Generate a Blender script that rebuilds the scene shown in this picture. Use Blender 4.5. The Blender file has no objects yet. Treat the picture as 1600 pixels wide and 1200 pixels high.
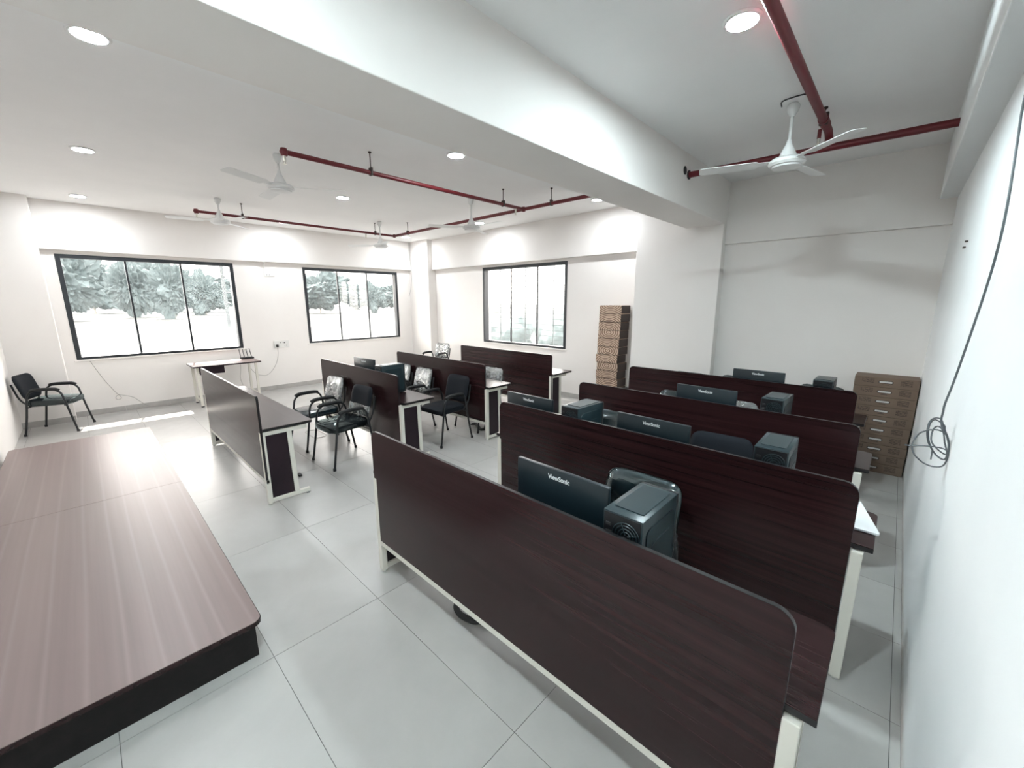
import bpy, bmesh, math, random
from mathutils import Vector, Matrix
random.seed(7)
R = math.radians
S = bpy.context.scene
COL = S.collection

# ------------------------------------------------------------------ camera
CAM = (9.6308, -1.0505, 1.8621)
yaw, pitch, roll = R(46.5121), R(11.5564), R(-0.1332)
fw = Vector((-math.cos(yaw)*math.cos(pitch), math.sin(yaw)*math.cos(pitch), -math.sin(pitch)))
r0 = Vector((math.sin(yaw), math.cos(yaw), 0)); u0 = r0.cross(fw)
rt = r0*math.cos(roll) + u0*math.sin(roll); up = rt.cross(fw)
cd = bpy.data.cameras.new('camera'); cam = bpy.data.objects.new('camera', cd); COL.objects.link(cam)
cam.matrix_world = Matrix(((rt.x, up.x, -fw.x, CAM[0]), (rt.y, up.y, -fw.y, CAM[1]), (rt.z, up.z, -fw.z, CAM[2]), (0, 0, 0, 1)))
cd.sensor_width = 36; cd.lens = 632.654/1600*36; cd.clip_start = .02; cd.clip_end = 600
S.camera = cam

# ------------------------------------------------------------------ light
SKY = 9.5; SUN = 22.0; LAMP = 280.0; LAMP_NEAR = 680.0
w = bpy.data.worlds.new('world'); S.world = w; w.use_nodes = True
bg = w.node_tree.nodes['Background']; bg.inputs[0].default_value = (1.0, .955, .905, 1); bg.inputs[1].default_value = SKY
sd = bpy.data.lights.new('sun', 'SUN'); sd.energy = SUN; sd.angle = R(.6); sd.color = (1, .96, .88)
so = bpy.data.objects.new('sun', sd); COL.objects.link(so)
so.rotation_euler = Vector((.857, -.17, -1)).to_track_quat('-Z', 'Y').to_euler()
V = S.view_settings
V.view_transform = 'Standard'; V.look = 'None'; V.exposure = 0.45; V.gamma = 1; V.use_curve_mapping = False

# ------------------------------------------------------------------ materials
def mat(name, col, rough=.5, metal=0., spec=.5, coat=0., emit=None, es=0., build=None):
    m = bpy.data.materials.new(name); m.use_nodes = True
    nt = m.node_tree; b = nt.nodes['Principled BSDF']
    b.inputs['Base Color'].default_value = (*col, 1); b.inputs['Roughness'].default_value = rough
    b.inputs['Metallic'].default_value = metal; b.inputs['Specular IOR Level'].default_value = spec
    b.inputs['Coat Weight'].default_value = coat
    if emit: b.inputs['Emission Color'].default_value = (*emit, 1); b.inputs['Emission Strength'].default_value = es
    if build: build(nt, b)
    return m
def N(nt, t, **k):
    n = nt.nodes.new(t)
    for a, v in k.items():
        if a in n.inputs: n.inputs[a].default_value = v
        else: setattr(n, a, v)
    return n
def coords(nt, scale=(1, 1, 1), kind='Object', rot=(0, 0, 0)):
    t = nt.nodes.new('ShaderNodeTexCoord'); mp = nt.nodes.new('ShaderNodeMapping')
    mp.inputs['Scale'].default_value = scale; mp.inputs['Rotation'].default_value = rot
    nt.links.new(t.outputs[kind], mp.inputs[0]); return mp.outputs[0]
def noise(nt, vec, scale, detail=4, rough=.55, dist=0.):
    n = N(nt, 'ShaderNodeTexNoise', Scale=scale, Detail=detail, Roughness=rough, Distortion=dist)
    nt.links.new(vec, n.inputs['Vector']); return n.outputs[0]
def ramp(nt, fac, stops):
    r = nt.nodes.new('ShaderNodeValToRGB'); e = r.color_ramp.elements
    while len(e) < len(stops): e.new(.5)
    for el, (p, c) in zip(e, stops): el.position = p; el.color = (*c, 1)
    nt.links.new(fac, r.inputs[0]); return r.outputs[0]
def bump(nt, b, fac, strength=.1, dist=.01):
    n = N(nt, 'ShaderNodeBump', Strength=strength, Distance=dist)
    nt.links.new(fac, n.inputs['Height']); nt.links.new(n.outputs[0], b.inputs['Normal'])
def mix(nt, a, bcol, fac, mode='MIX'):
    m = nt.nodes.new('ShaderNodeMix'); m.data_type = 'RGBA'; m.blend_type = mode
    for sock, v in ((m.inputs[6], a), (m.inputs[7], bcol), (m.inputs[0], fac)):
        if hasattr(v, 'links'): nt.links.new(v, sock)
        elif isinstance(v, tuple): sock.default_value = (*v, 1)
        else: sock.default_value = v
    return m.outputs[2]

def wall_build(base, dirt):
    def f(nt, b):
        v = coords(nt)
        big = noise(nt, v, .9, 5, .6); fine = noise(nt, v, 6, 6, .65)
        c1 = ramp(nt, big, [(.35, dirt), (.62, base)])
        c = mix(nt, c1, base, .55)
        nt.links.new(c, b.inputs['Base Color']); bump(nt, b, fine, .06, .01)
    return f
M = {}
M['wall'] = mat('wall_paint', (.8, .78, .75), .75, spec=.3, build=wall_build((.85, .815, .785), (.80, .755, .72)))
M['ceiling'] = mat('ceiling_paint', (.66, .66, .66), .8, spec=.2, build=wall_build((.90, .89, .88), (.83, .825, .82)))
def dusty_wall(nt, b):
    v = coords(nt); big = noise(nt, v, 1.1, 5, .6); sm = noise(nt, v, 14, 4, .7)
    base = mix(nt, ramp(nt, big, [(.3, (.80, .815, .82)), (.6, (.86, .87, .87))]), (.86, .87, .87), .4)
    # brown splash marks along the unfinished bottom of the wall
    sep = nt.nodes.new('ShaderNodeSeparateXYZ'); nt.links.new(v, sep.inputs[0])
    h = N(nt, 'ShaderNodeMapRange'); h.inputs[1].default_value = .0; h.inputs[2].default_value = .10; h.inputs[3].default_value = 1; h.inputs[4].default_value = 0
    nt.links.new(sep.outputs[2], h.inputs[0])
    k = nt.nodes.new('ShaderNodeMath'); k.operation = 'MULTIPLY'; nt.links.new(h.outputs[0], k.inputs[0]); nt.links.new(sm, k.inputs[1])
    c = mix(nt, base, (.42, .33, .26), k.outputs[0])
    nt.links.new(c, b.inputs['Base Color']); bump(nt, b, noise(nt, v, 7, 6, .65), .06, .01)
M['wall_dusty'] = mat('wall_paint_dusty', (.8, .8, .79), .7, spec=.3, build=dusty_wall)

def tile_build(nt, b):
    v = coords(nt, kind='Object')
    oi = nt.nodes.new('ShaderNodeObjectInfo')
    off = nt.nodes.new('ShaderNodeVectorMath'); off.operation = 'ADD'; nt.links.new(v, off.inputs[0])
    cx = nt.nodes.new('ShaderNodeCombineXYZ')
    ml = nt.nodes.new('ShaderNodeMath'); ml.operation = 'MULTIPLY'; ml.inputs[1].default_value = 37
    nt.links.new(oi.outputs['Random'], ml.inputs[0]); nt.links.new(ml.outputs[0], cx.inputs[0]); nt.links.new(ml.outputs[0], cx.inputs[1])
    nt.links.new(cx.outputs[0], off.inputs[1]); vv = off.outputs[0]
    n1 = noise(nt, vv, 1.6, 6, .6, .4); n2 = noise(nt, vv, 9, 5, .6)
    c = ramp(nt, n1, [(.3, (.395, .382, .366)), (.55, (.435, .422, .405)), (.75, (.475, .462, .445))])
    smear = ramp(nt, noise(nt, vv, 2.6, 7, .7, 1.2), [(.60, (0, 0, 0)), (.80, (.35, .35, .35))])
    c = mix(nt, c, (.39, .37, .345), smear)
    nt.links.new(c, b.inputs['Base Color'])
    rr_ = N(nt, 'ShaderNodeMapRange'); rr_.inputs[3].default_value = .24; rr_.inputs[4].default_value = .40
    nt.links.new(n2, rr_.inputs[0]); nt.links.new(rr_.outputs[0], b.inputs['Roughness'])
M['tile'] = mat('floor_tile_glaze', (.5, .5, .48), .3, build=tile_build)
M['grout'] = mat('grout', (.10, .095, .09), .9)
M['skirt'] = mat('skirting_tile_glaze', (.42, .40, .38), .35, build=lambda nt, b: nt.links.new(ramp(nt, noise(nt, coords(nt), 5, 4), [(.3, (.38, .365, .345)), (.7, (.47, .45, .43))]), b.inputs['Base Color']))

def wood_build(c0, c1, c2, sx=1.0, sy=26., r0_=.32, r1_=.46, fleck=.35):
    def f(nt, b):
        v = coords(nt, (sx, sy, sy))
        oi = nt.nodes.new('ShaderNodeObjectInfo')
        ml = nt.nodes.new('ShaderNodeMath'); ml.operation = 'MULTIPLY'; ml.inputs[1].default_value = 21
        nt.links.new(oi.outputs['Random'], ml.inputs[0])
        cx = nt.nodes.new('ShaderNodeCombineXYZ')
        for i in range(3): nt.links.new(ml.outputs[0], cx.inputs[i])
        ad = nt.nodes.new('ShaderNodeVectorMath'); ad.operation = 'ADD'; nt.links.new(v, ad.inputs[0]); nt.links.new(cx.outputs[0], ad.inputs[1])
        n1 = noise(nt, ad.outputs[0], 1.0, 8, .65, .6); n2 = noise(nt, ad.outputs[0], 4., 3, .6, .2)
        c = ramp(nt, n1, [(.28, c0), (.5, c1), (.72, c2)])
        c = mix(nt, c, c0, ramp(nt, n2, [(.5, (0, 0, 0)), (.75, (fleck, fleck, fleck))]))
        nt.links.new(c, b.inputs['Base Color'])
        mr = N(nt, 'ShaderNodeMapRange'); mr.inputs[3].default_value = r0_; mr.inputs[4].default_value = r1_
        nt.links.new(n1, mr.inputs[0]); nt.links.new(mr.outputs[0], b.inputs['Roughness'])
        bump(nt, b, n1, .05, .002)
    return f
M['wenge'] = mat('wenge_laminate', (.04, .02, .02), .38, spec=.32, build=wood_build((.010, .0036, .0040), (.021, .0076, .0084), (.034, .0130, .0140), .40, 34, .20, .30))
def mahog_build(nt, b):
    v = coords(nt, (.22, 7, 7)); n1 = noise(nt, v, 1.0, 3, .5); n2 = noise(nt, coords(nt, (.6, 40, 40)), 1.0, 3, .5)
    c = mix(nt, ramp(nt, n1, [(.25, (.150, .104, .099)), (.75, (.235, .170, .162))]), ramp(nt, n2, [(.2, (.150, .104, .099)), (.8, (.235, .170, .162))]), .3)
    # pale lengthwise streaks in the laminate
    w1 = coords(nt, (.05, 1, 1)); sp = nt.nodes.new('ShaderNodeSeparateXYZ'); nt.links.new(w1, sp.inputs[0])
    k = nt.nodes.new('ShaderNodeMath'); k.operation = 'MULTIPLY_ADD'; k.inputs[1].default_value = 8.2
    nz = nt.nodes.new('ShaderNodeMath'); nz.operation = 'MULTIPLY'; nz.inputs[1].default_value = .7
    nt.links.new(noise(nt, coords(nt, (.3, 2, 1)), 1.0, 1), nz.inputs[0])
    nt.links.new(sp.outputs[1], k.inputs[0]); nt.links.new(nz.outputs[0], k.inputs[2])
    pp = nt.nodes.new('ShaderNodeMath'); pp.operation = 'PINGPONG'; pp.inputs[1].default_value = .5; nt.links.new(k.outputs[0], pp.inputs[0])
    c = mix(nt, c, (.30, .235, .225), ramp(nt, pp.outputs[0], [(.0, (.32, .32, .32)), (.11, (0, 0, 0))]))
    nt.links.new(c, b.inputs['Base Color'])
M['mahog'] = mat('mahogany_laminate', (.2, .14, .13), .36, build=mahog_build)
M['black_wood'] = mat('black_wood_laminate', (.01, .008, .008), .5, spec=.25, build=wood_build((.005, .004, .004), (.009, .007, .007), (.015, .011, .011), .5, 20, .4, .55))
M['band'] = mat('black_edge_band', (.012, .011, .012), .3)
M['cream'] = mat('cream_powder_coat', (.72, .69, .62), .42)
M['infill'] = mat('plum_laminate', (.035, .02, .03), .42, spec=.3, build=wood_build((.010, .005, .008), (.018, .009, .014), (.026, .014, .020), 18, 1.2))
M['black_tube'] = mat('black_powder_coat', (.010, .011, .013), .35)
M['rubber'] = mat('black_rubber', (.012, .012, .013), .65)
M['fabric'] = mat('black_fabric', (.006, .008, .012), .85, spec=.25, build=lambda nt, b: bump(nt, b, noise(nt, coords(nt), 180, 2), .25, .002))
M['vinyl'] = mat('black_vinyl', (.011, .023, .029), .22, coat=.5, build=lambda nt, b: bump(nt, b, noise(nt, coords(nt), 9, 4), .12, .01))
M['pcase'] = mat('black_steel_case', (.012, .027, .033), .32, build=lambda nt, b: bump(nt, b, noise(nt, coords(nt), 220, 2), .08, .001))
M['pcback'] = mat('dark_rear_plate', (.010, .010, .012), .4, metal=.3)
M['chrome'] = mat('bright_metal', (.55, .56, .58), .28, metal=1)
M['monitor'] = mat('matte_monitor_plastic', (.005, .013, .018), .38)
M['screen'] = mat('dark_screen', (.006, .007, .009), .18)
M['logo'] = mat('white_print', (.75, .78, .78), .5)
M['white'] = mat('white_enamel', (.78, .78, .77), .3)
M['white_plastic'] = mat('white_plastic', (.74, .73, .70), .4)
M['pipe'] = mat('red_pipe_paint', (.12, .006, .011), .45)
M['rod'] = mat('dark_threaded_rod', (.07, .055, .05), .5, metal=.7)
M['brass'] = mat('sprinkler_metal', (.6, .58, .52), .3, metal=1)
M['frame'] = mat('black_aluminium', (.022, .025, .030), .35)
M['paper'] = mat('white_sheet', (.82, .84, .85), .5)
M['cable_grey'] = mat('grey_cable', (.10, .11, .12), .45)
M['cable_thin'] = mat('thin_grey_wire', (.32, .30, .28), .5)
M['print'] = mat('dark_carton_print', (.05, .035, .03), .7)
M['slot'] = mat('white_foam_in_slot', (.66, .65, .63), .7)
M['earth'] = mat('dry_field', (.55, .52, .45), .95, build=lambda nt, b: nt.links.new(ramp(nt, noise(nt, coords(nt, (.12, 1, 1)), 1.6, 8, .75), [(.40, (.026, .030, .031)), (.52, (.036, .039, .039)), (.62, (.048, .049, .049))]), b.inputs['Base Color']))
M['leaf'] = mat('hazy_foliage', (.3, .42, .36), .8, build=lambda nt, b: nt.links.new(ramp(nt, noise(nt, coords(nt), .9, 6, .7), [(.35, (.050, .070, .073)), (.65, (.064, .088, .091))]), b.inputs['Base Color']))
M['bark'] = mat('grey_bark', (.35, .32, .28), .9)
M['galv'] = mat('galvanised_steel', (.075, .085, .09), .5, metal=.2)
M['outer'] = mat('outer_concrete', (.62, .60, .57), .85)
M['lamp_near'] = mat('led_diffuser_bright', (.9, .95, .95), .5, emit=(.80, .96, 1.0), es=LAMP_NEAR)
M['lamp'] = mat('led_diffuser', (.9, .95, .95), .5, emit=(.90, .96, 1.0), es=LAMP)
def carton_build(nt, b):
    n = noise(nt, coords(nt), 3, 5)
    nt.links.new(ramp(nt, n, [(.3, (.155, .105, .075)), (.7, (.20, .138, .10))]), b.inputs['Base Color'])
M['carton'] = mat('brown_carton', (.3, .21, .16), .8, build=carton_build)
def ring_build(nt, b):
    # pale concentric arcs printed on the carton fronts
    v = coords(nt, (1, 1, 1.6)); oi = nt.nodes.new('ShaderNodeObjectInfo')
    sb = nt.nodes.new('ShaderNodeVectorMath'); sb.operation = 'ADD'; nt.links.new(v, sb.inputs[0])
    cx = nt.nodes.new('ShaderNodeCombineXYZ')
    mr = N(nt, 'ShaderNodeMapRange'); mr.inputs[3].default_value = -.22; mr.inputs[4].default_value = .22
    nt.links.new(oi.outputs['Random'], mr.inputs[0]); nt.links.new(mr.outputs[0], cx.inputs[2]); nt.links.new(cx.outputs[0], sb.inputs[1])
    wv = N(nt, 'ShaderNodeTexWave', Scale=7.5, Distortion=.8, Detail=1.0); wv.wave_type = 'RINGS'; wv.rings_direction = 'Y'
    nt.links.new(sb.outputs[0], wv.inputs['Vector'])
    c = ramp(nt, wv.outputs[1], [(.35, (.20, .12, .08)), (.6, (.58, .43, .33))])
    nt.links.new(c, b.inputs['Base Color'])
def print_build(nt, b):
    v = coords(nt); sep = nt.nodes.new('ShaderNodeSeparateXYZ'); nt.links.new(v, sep.inputs[0])
    ln = nt.nodes.new('ShaderNodeMath'); ln.operation = 'FRACT'; k = nt.nodes.new('ShaderNodeMath'); k.operation = 'MULTIPLY'; k.inputs[1].default_value = 95
    nt.links.new(sep.outputs[2], k.inputs[0]); nt.links.new(k.outputs[0], ln.inputs[0])
    st = nt.nodes.new('ShaderNodeMath'); st.operation = 'LESS_THAN'; st.inputs[1].default_value = .5; nt.links.new(ln.outputs[0], st.inputs[0])
    n = noise(nt, coords(nt, (60, 1, 95)), 1.2, 2); g = nt.nodes.new('ShaderNodeMath'); g.operation = 'GREATER_THAN'; g.inputs[1].default_value = .46; nt.links.new(n, g.inputs[0])
    f = nt.nodes.new('ShaderNodeMath'); f.operation = 'MULTIPLY'; nt.links.new(st.outputs[0], f.inputs[0]); nt.links.new(g.outputs[0], f.inputs[1])
    nt.links.new(mix(nt, (.175, .12, .088), (.035, .025, .02), f.outputs[0]), b.inputs['Base Color'])
M['print_block'] = mat('printed_text_block', (.2, .15, .1), .8, build=print_build)
M['ring_carton'] = mat('ring_printed_carton', (.4, .3, .2), .75, build=ring_build)

def glass_mat():
    m = bpy.data.materials.new('dusty_glass'); m.use_nodes = True; nt = m.node_tree; nt.nodes.clear()
    out = nt.nodes.new('ShaderNodeOutputMaterial'); tr = nt.nodes.new('ShaderNodeBsdfTransparent'); tr.inputs[0].default_value = (.97, .97, .97, 1)
    gl = nt.nodes.new('ShaderNodeBsdfGlossy'); gl.inputs['Roughness'].default_value = .03
    df = nt.nodes.new('ShaderNodeBsdfTranslucent'); df.inputs[0].default_value = (.85, .95, .96, 1)
    v = coords(nt, (1, 1, .55)); d = ramp(nt, noise(nt, v, 2.2, 8, .72, 1.6), [(.35, (.008, .008, .008)), (.75, (.055, .055, .055))])
    m1 = nt.nodes.new('ShaderNodeMixShader'); m1.inputs[0].default_value = .05
    nt.links.new(tr.outputs[0], m1.inputs[1]); nt.links.new(gl.outputs[0], m1.inputs[2])
    m2 = nt.nodes.new('ShaderNodeMixShader'); nt.links.new(d, m2.inputs[0])
    nt.links.new(m1.outputs[0], m2.inputs[1]); nt.links.new(df.outputs[0], m2.inputs[2]); nt.links.new(m2.outputs[0], out.inputs[0])
    return m
M['glass'] = glass_mat()
def wrap_mat():
    m = bpy.data.materials.new('clear_plastic_wrap'); m.use_nodes = True; nt = m.node_tree; nt.nodes.clear()
    out = nt.nodes.new('ShaderNodeOutputMaterial'); tr = nt.nodes.new('ShaderNodeBsdfTransparent'); tr.inputs[0].default_value = (.95, .97, .97, 1)
    gl = nt.nodes.new('ShaderNodeBsdfGlossy'); gl.inputs['Roughness'].default_value = .12
    df = nt.nodes.new('ShaderNodeBsdfDiffuse'); df.inputs[0].default_value = (.75, .80, .80, 1)
    v = coords(nt, (1, 1, 1)); n = noise(nt, v, 7, 5, .6, 2.2)
    bp = N(nt, 'ShaderNodeBump', Strength=.9, Distance=.03); nt.links.new(n, bp.inputs['Height']); nt.links.new(bp.outputs[0], gl.inputs['Normal'])
    a = nt.nodes.new('ShaderNodeMixShader'); a.inputs[0].default_value = .30; nt.links.new(tr.outputs[0], a.inputs[1]); nt.links.new(gl.outputs[0], a.inputs[2])
    c = nt.nodes.new('ShaderNodeMixShader'); nt.links.new(ramp(nt, n, [(.48, (.02, .02, .02)), (.66, (.40, .40, .40))]), c.inputs[0])
    nt.links.new(a.outputs[0], c.inputs[1]); nt.links.new(df.outputs[0], c.inputs[2]); nt.links.new(c.outputs[0], out.inputs[0])
    return m
M['wrap'] = wrap_mat()
def tight_mat():
    m = bpy.data.materials.new('tight_clear_film'); m.use_nodes = True; nt = m.node_tree; nt.nodes.clear()
    out = nt.nodes.new('ShaderNodeOutputMaterial'); tr = nt.nodes.new('ShaderNodeBsdfTransparent'); tr.inputs[0].default_value = (.93, .97, .97, 1)
    gl = nt.nodes.new('ShaderNodeBsdfGlossy'); gl.inputs['Roughness'].default_value = .07; gl.inputs[0].default_value = (.75, .9, .92, 1)
    bp = N(nt, 'ShaderNodeBump', Strength=.35, Distance=.02); nt.links.new(noise(nt, coords(nt), 5, 1, .5, 1.), bp.inputs['Height']); nt.links.new(bp.outputs[0], gl.inputs['Normal'])
    fr = N(nt, 'ShaderNodeFresnel', IOR=1.6); a = nt.nodes.new('ShaderNodeMixShader'); nt.links.new(fr.outputs[0], a.inputs[0])
    nt.links.new(tr.outputs[0], a.inputs[1]); nt.links.new(gl.outputs[0], a.inputs[2]); nt.links.new(a.outputs[0], out.inputs[0])
    return m
M['wrap_tight'] = tight_mat()

# ------------------------------------------------------------------ mesh helpers
class MB:
    def __init__(s): s.bm = bmesh.new()
    def box(s, x0, x1, y0, y1, z0, z1, bev=0.):
        g = bmesh.ops.create_cube(s.bm, size=1)
        bmesh.ops.scale(s.bm, vec=(x1-x0, y1-y0, z1-z0), verts=g['verts'])
        bmesh.ops.translate(s.bm, vec=((x0+x1)/2, (y0+y1)/2, (z0+z1)/2), verts=g['verts'])
        if bev:
            es = {e for v in g['verts'] for e in v.link_edges}
            bmesh.ops.bevel(s.bm, geom=list(es), offset=bev, segments=2, affect='EDGES', profile=.5)
        return s
    def tube(s, pts, r, n=8, closed=False, smooth_n=0):
        pts = [Vector(p) for p in pts]
        if smooth_n: pts = catmull(pts, smooth_n, closed)
        rings = []; m = len(pts); prev = None
        for i, p in enumerate(pts):
            if closed: t = (pts[(i+1) % m]-pts[i-1])
            else: t = (pts[min(i+1, m-1)]-pts[max(i-1, 0)])
            t.normalize()
            if prev is None: a = t.orthogonal().normalized()
            else:
                a = prev - t*prev.dot(t)
                a = a.normalized() if a.length > 1e-6 else t.orthogonal().normalized()
            prev = a; b = t.cross(a)
            rings.append([s.bm.verts.new(p + (a*math.cos(2*math.pi*k/n) + b*math.sin(2*math.pi*k/n))*r) for k in range(n)])
        for i in range(m if closed else m-1):
            A, B = rings[i], rings[(i+1) % m]
            for k in range(n): s.bm.faces.new((A[k], A[(k+1) % n], B[(k+1) % n], B[k]))
        if not closed:
            s.bm.faces.new(rings[0][::-1]); s.bm.faces.new(rings[-1])
        return s
    def lathe(s, prof, n=24, c=(0, 0, 0)):
        rings = []
        for r, z in prof:
            if r < 1e-6: rings.append([s.bm.verts.new((c[0], c[1], c[2]+z))])
            else: rings.append([s.bm.verts.new((c[0]+r*math.cos(2*math.pi*k/n), c[1]+r*math.sin(2*math.pi*k/n), c[2]+z)) for k in range(n)])
        for A, B in zip(rings, rings[1:]):
            for k in range(n):
                q = (k+1) % n
                if len(A) == 1 and len(B) == 1: continue
                if len(A) == 1: s.bm.faces.new((A[0], B[k], B[q]))
                elif len(B) == 1: s.bm.faces.new((A[k], A[q], B[0]))
                else: s.bm.faces.new((A[k], A[q], B[q], B[k]))
        return s
    def prism(s, poly, axis, a, b, bev=0.):
        def P(u, v, w_): return {'x': (w_, u, v), 'y': (u, w_, v), 'z': (u, v, w_)}[axis]
        A = [s.bm.verts.new(P(u, v, a)) for u, v in poly]; B = [s.bm.verts.new(P(u, v, b)) for u, v in poly]
        n = len(poly); fs = [s.bm.faces.new(A), s.bm.faces.new(B[::-1])]
        for k in range(n): fs.append(s.bm.faces.new((A[k], B[k], B[(k+1) % n], A[(k+1) % n])))
        if bev:
            es = [e for e in {e for f in fs[:2] for e in f.edges}]
            bmesh.ops.bevel(s.bm, geom=es, offset=bev, segments=2, affect='EDGES', profile=.5)
        return s
    def xf(s, mtx): bmesh.ops.transform(s.bm, matrix=mtx, verts=s.bm.verts); return s
    def mesh(s, name, m, smooth=False):
        bmesh.ops.recalc_face_normals(s.bm, faces=s.bm.faces)
        me = bpy.data.meshes.new(name); s.bm.to_mesh(me); s.bm.free()
        me.materials.append(M[m] if isinstance(m, str) else m)
        if smooth:
            me.polygons.foreach_set('use_smooth', [True]*len(me.polygons))
            if smooth is not True: me.set_sharp_from_angle(angle=R(smooth))
        return me
    def build(s, name, m, parent=None, loc=(0, 0, 0), smooth=False):
        return put(name, s.mesh(name, m, smooth), parent, loc)
def put(name, me, parent=None, loc=(0, 0, 0), rz=0.):
    o = bpy.data.objects.new(name, me); COL.objects.link(o); o.location = loc
    if rz: o.rotation_euler[2] = rz
    if parent: o.parent = parent
    return o
def catmull(p, n, closed=False):
    out = []; m = len(p)
    for i in range(m if closed else m-1):
        g = (lambda k: p[k % m]) if closed else (lambda k: p[max(0, min(m-1, k))])
        a, b, c, d = g(i-1), g(i), g(i+1), g(i+2)
        for k in range(n):
            t = k/n
            out.append(.5*((2*b)+(c-a)*t+(2*a-5*b+4*c-d)*t*t+(3*b-a-3*c+d)*t**3))
    if not closed: out.append(p[-1])
    return out
def rrect(x0, x1, y0, y1, r, n=5, corners=(1, 1, 1, 1)):
    """corner order: (x0,y0) (x1,y0) (x1,y1) (x0,y1)"""
    P = []
    for (cx, cy, a0), on in zip(((x0+r, y0+r, 180), (x1-r, y0+r, 270), (x1-r, y1-r, 0), (x0+r, y1-r, 90)), corners):
        if on:
            for k in range(n+1):
                a = R(a0+90*k/n); P.append((cx+r*math.cos(a), cy+r*math.sin(a)))
        else: P.append({180: (x0, y0), 270: (x1, y0), 0: (x1, y1), 90: (x0, y1)}[a0])
    return P
def tag(o, label=None, cat=None, group=None, kind=None):
    if label: o['label'] = label
    if cat: o['category'] = cat
    if group: o['group'] = group
    if kind: o['kind'] = kind
    return o
def thing(name, label, cat, loc=(0, 0, 0), rz=0, group=None):
    o = bpy.data.objects.new(name, None); COL.objects.link(o); o.location = loc; o.rotation_euler = (0, 0, rz); o.empty_display_size = .1
    return tag(o, label, cat, group)
def struct(o): o['kind'] = 'structure'; return o
def copy_tree(o, parent=None):
    c = o.copy(); COL.objects.link(c); c.parent = parent
    for ch in list(o.children): copy_tree(ch, c)
    return c

# ------------------------------------------------------------------ room shell
XR, YB, YB2, YC, H = 9.88, 5.38, 5.08, -1.88, 3.37
T = .24
ZB, ZT = .94, 2.60
W1 = (-1.18, 1.163); W2 = (2.45, 4.77); W3 = (2.623, 4.973)
# floor: dark bed with the tiles laid on it
fl = MB().box(-T, XR+T, YC-T, YB+T, -.25, -.0025).build('floor', 'grout'); struct(fl)
xs = [0] + [7.4445+1.2*k for k in range(-6, 3) if 0 < 7.4445+1.2*k < XR] + [XR]
ys = [YC] + [.6*k for k in range(-3, 9) if YC < .6*k < YB] + [YB]
tm = {}
for a, b in zip(xs, xs[1:]):
    for c, d in zip(ys, ys[1:]):
        key = (round(b-a, 3), round(d-c, 3)); g = .0014
        if key not in tm:
            wx, wy = key; tm[key] = MB().box(-wx/2+g, wx/2-g, -wy/2+g, wy/2-g, -.012, 0).mesh('tile', 'tile')
        put('tile', tm[key], fl, ((a+b)/2, (c+d)/2, 0))
struct(MB().box(-T, XR+T, YC-T, YB+T, H, H+.15).build('ceiling', 'ceiling'))
wf = MB()
wf.box(-T, 0, YC-T, YB+T, -.25, ZB); wf.box(-T, 0, YC-T, YB+T, ZT, H)
for a, b in ((YC-T, W1[0]), (W1[1], W2[0]), (W2[1], YB+T)): wf.box(-T, 0, a, b, ZB, ZT)
struct(wf.build('wall_far', 'wall'))
wb = MB()
wb.box(0, 7.2, YB, YB+T, -.25, ZB); wb.box(0, 7.2, YB, YB+T, ZT, H)
for a, b in ((0, W3[0]), (W3[1], 7.2)): wb.box(a, b, YB, YB+T, ZB, ZT)
wb.box(7.2, XR, YB2, YB+T, -.25, H)
struct(wb.build('wall_back', 'wall'))
struct(MB().box(0, XR+T, YC-T, YC, -.25, H).build('wall_left', 'wall'))
struct(MB().box(XR, XR+T, YC, YB+T, -.25, H).build('wall_right', 'wall_dusty'))
# columns, beams and lintels
def trim(i, x0, x1, y0, y1, z0, z1, m='wall', bev=.006):
    return struct(MB().box(x0, x1, y0, y1, z0, z1, bev).build('trim_%d' % i, m))
trim(1, 7.30, 7.79, YC, 4.94, 2.845, H+.01)                 # the big beam across the room
trim(2, 6.575, 7.79, 4.93, YB+.02, -.01, H+.01)             # column under its end
trim(3, -.01, .30, YC-.01, -1.32, -.01, H+.01)              # corner column by the left window
trim(4, -.01, .85, 5.15, YB+.01, -.01, H+.01)               # corner column at the far right
trim(5, -.01, .08, -1.325, 5.155, 2.655, H+.01)             # lintel over the far windows
trim(6, .845, 6.58, 5.28, YB+.01, 2.645, H+.01)             # lintel over the back window
trim(7, 7.785, XR+.01, 5.03, YB2+.01, 2.60, H+.01)          # lintel over the near back wall
trim(8, 9.755, XR+.01, YC, 5.085, 2.85, H+.01, 'wall_dusty')  # beam along the right wall
# skirting
def skirt(name, axis, fixed, a, b, out, z=.09):
    r = bpy.data.objects.new(name, None); COL.objects.link(r); struct(r)
    q = a
    while q < b-.02:
        e = min(q+.6, b); m = MB()
        if axis == 'y': m.box(*sorted((fixed, fixed+out)), q+.001, e-.001, 0, z, .002)
        else: m.box(q+.001, e-.001, *sorted((fixed, fixed+out)), 0, z, .002)
        m.build('tile', 'skirt', r); q = e
skirt('baseboard_far', 'y', 0, -1.32, 5.15, .012)
skirt('baseboard_back', 'x', YB, .85, 6.57, -.012)
skirt('baseboard_left', 'y', .30, YC, -1.32, .012)

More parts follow.
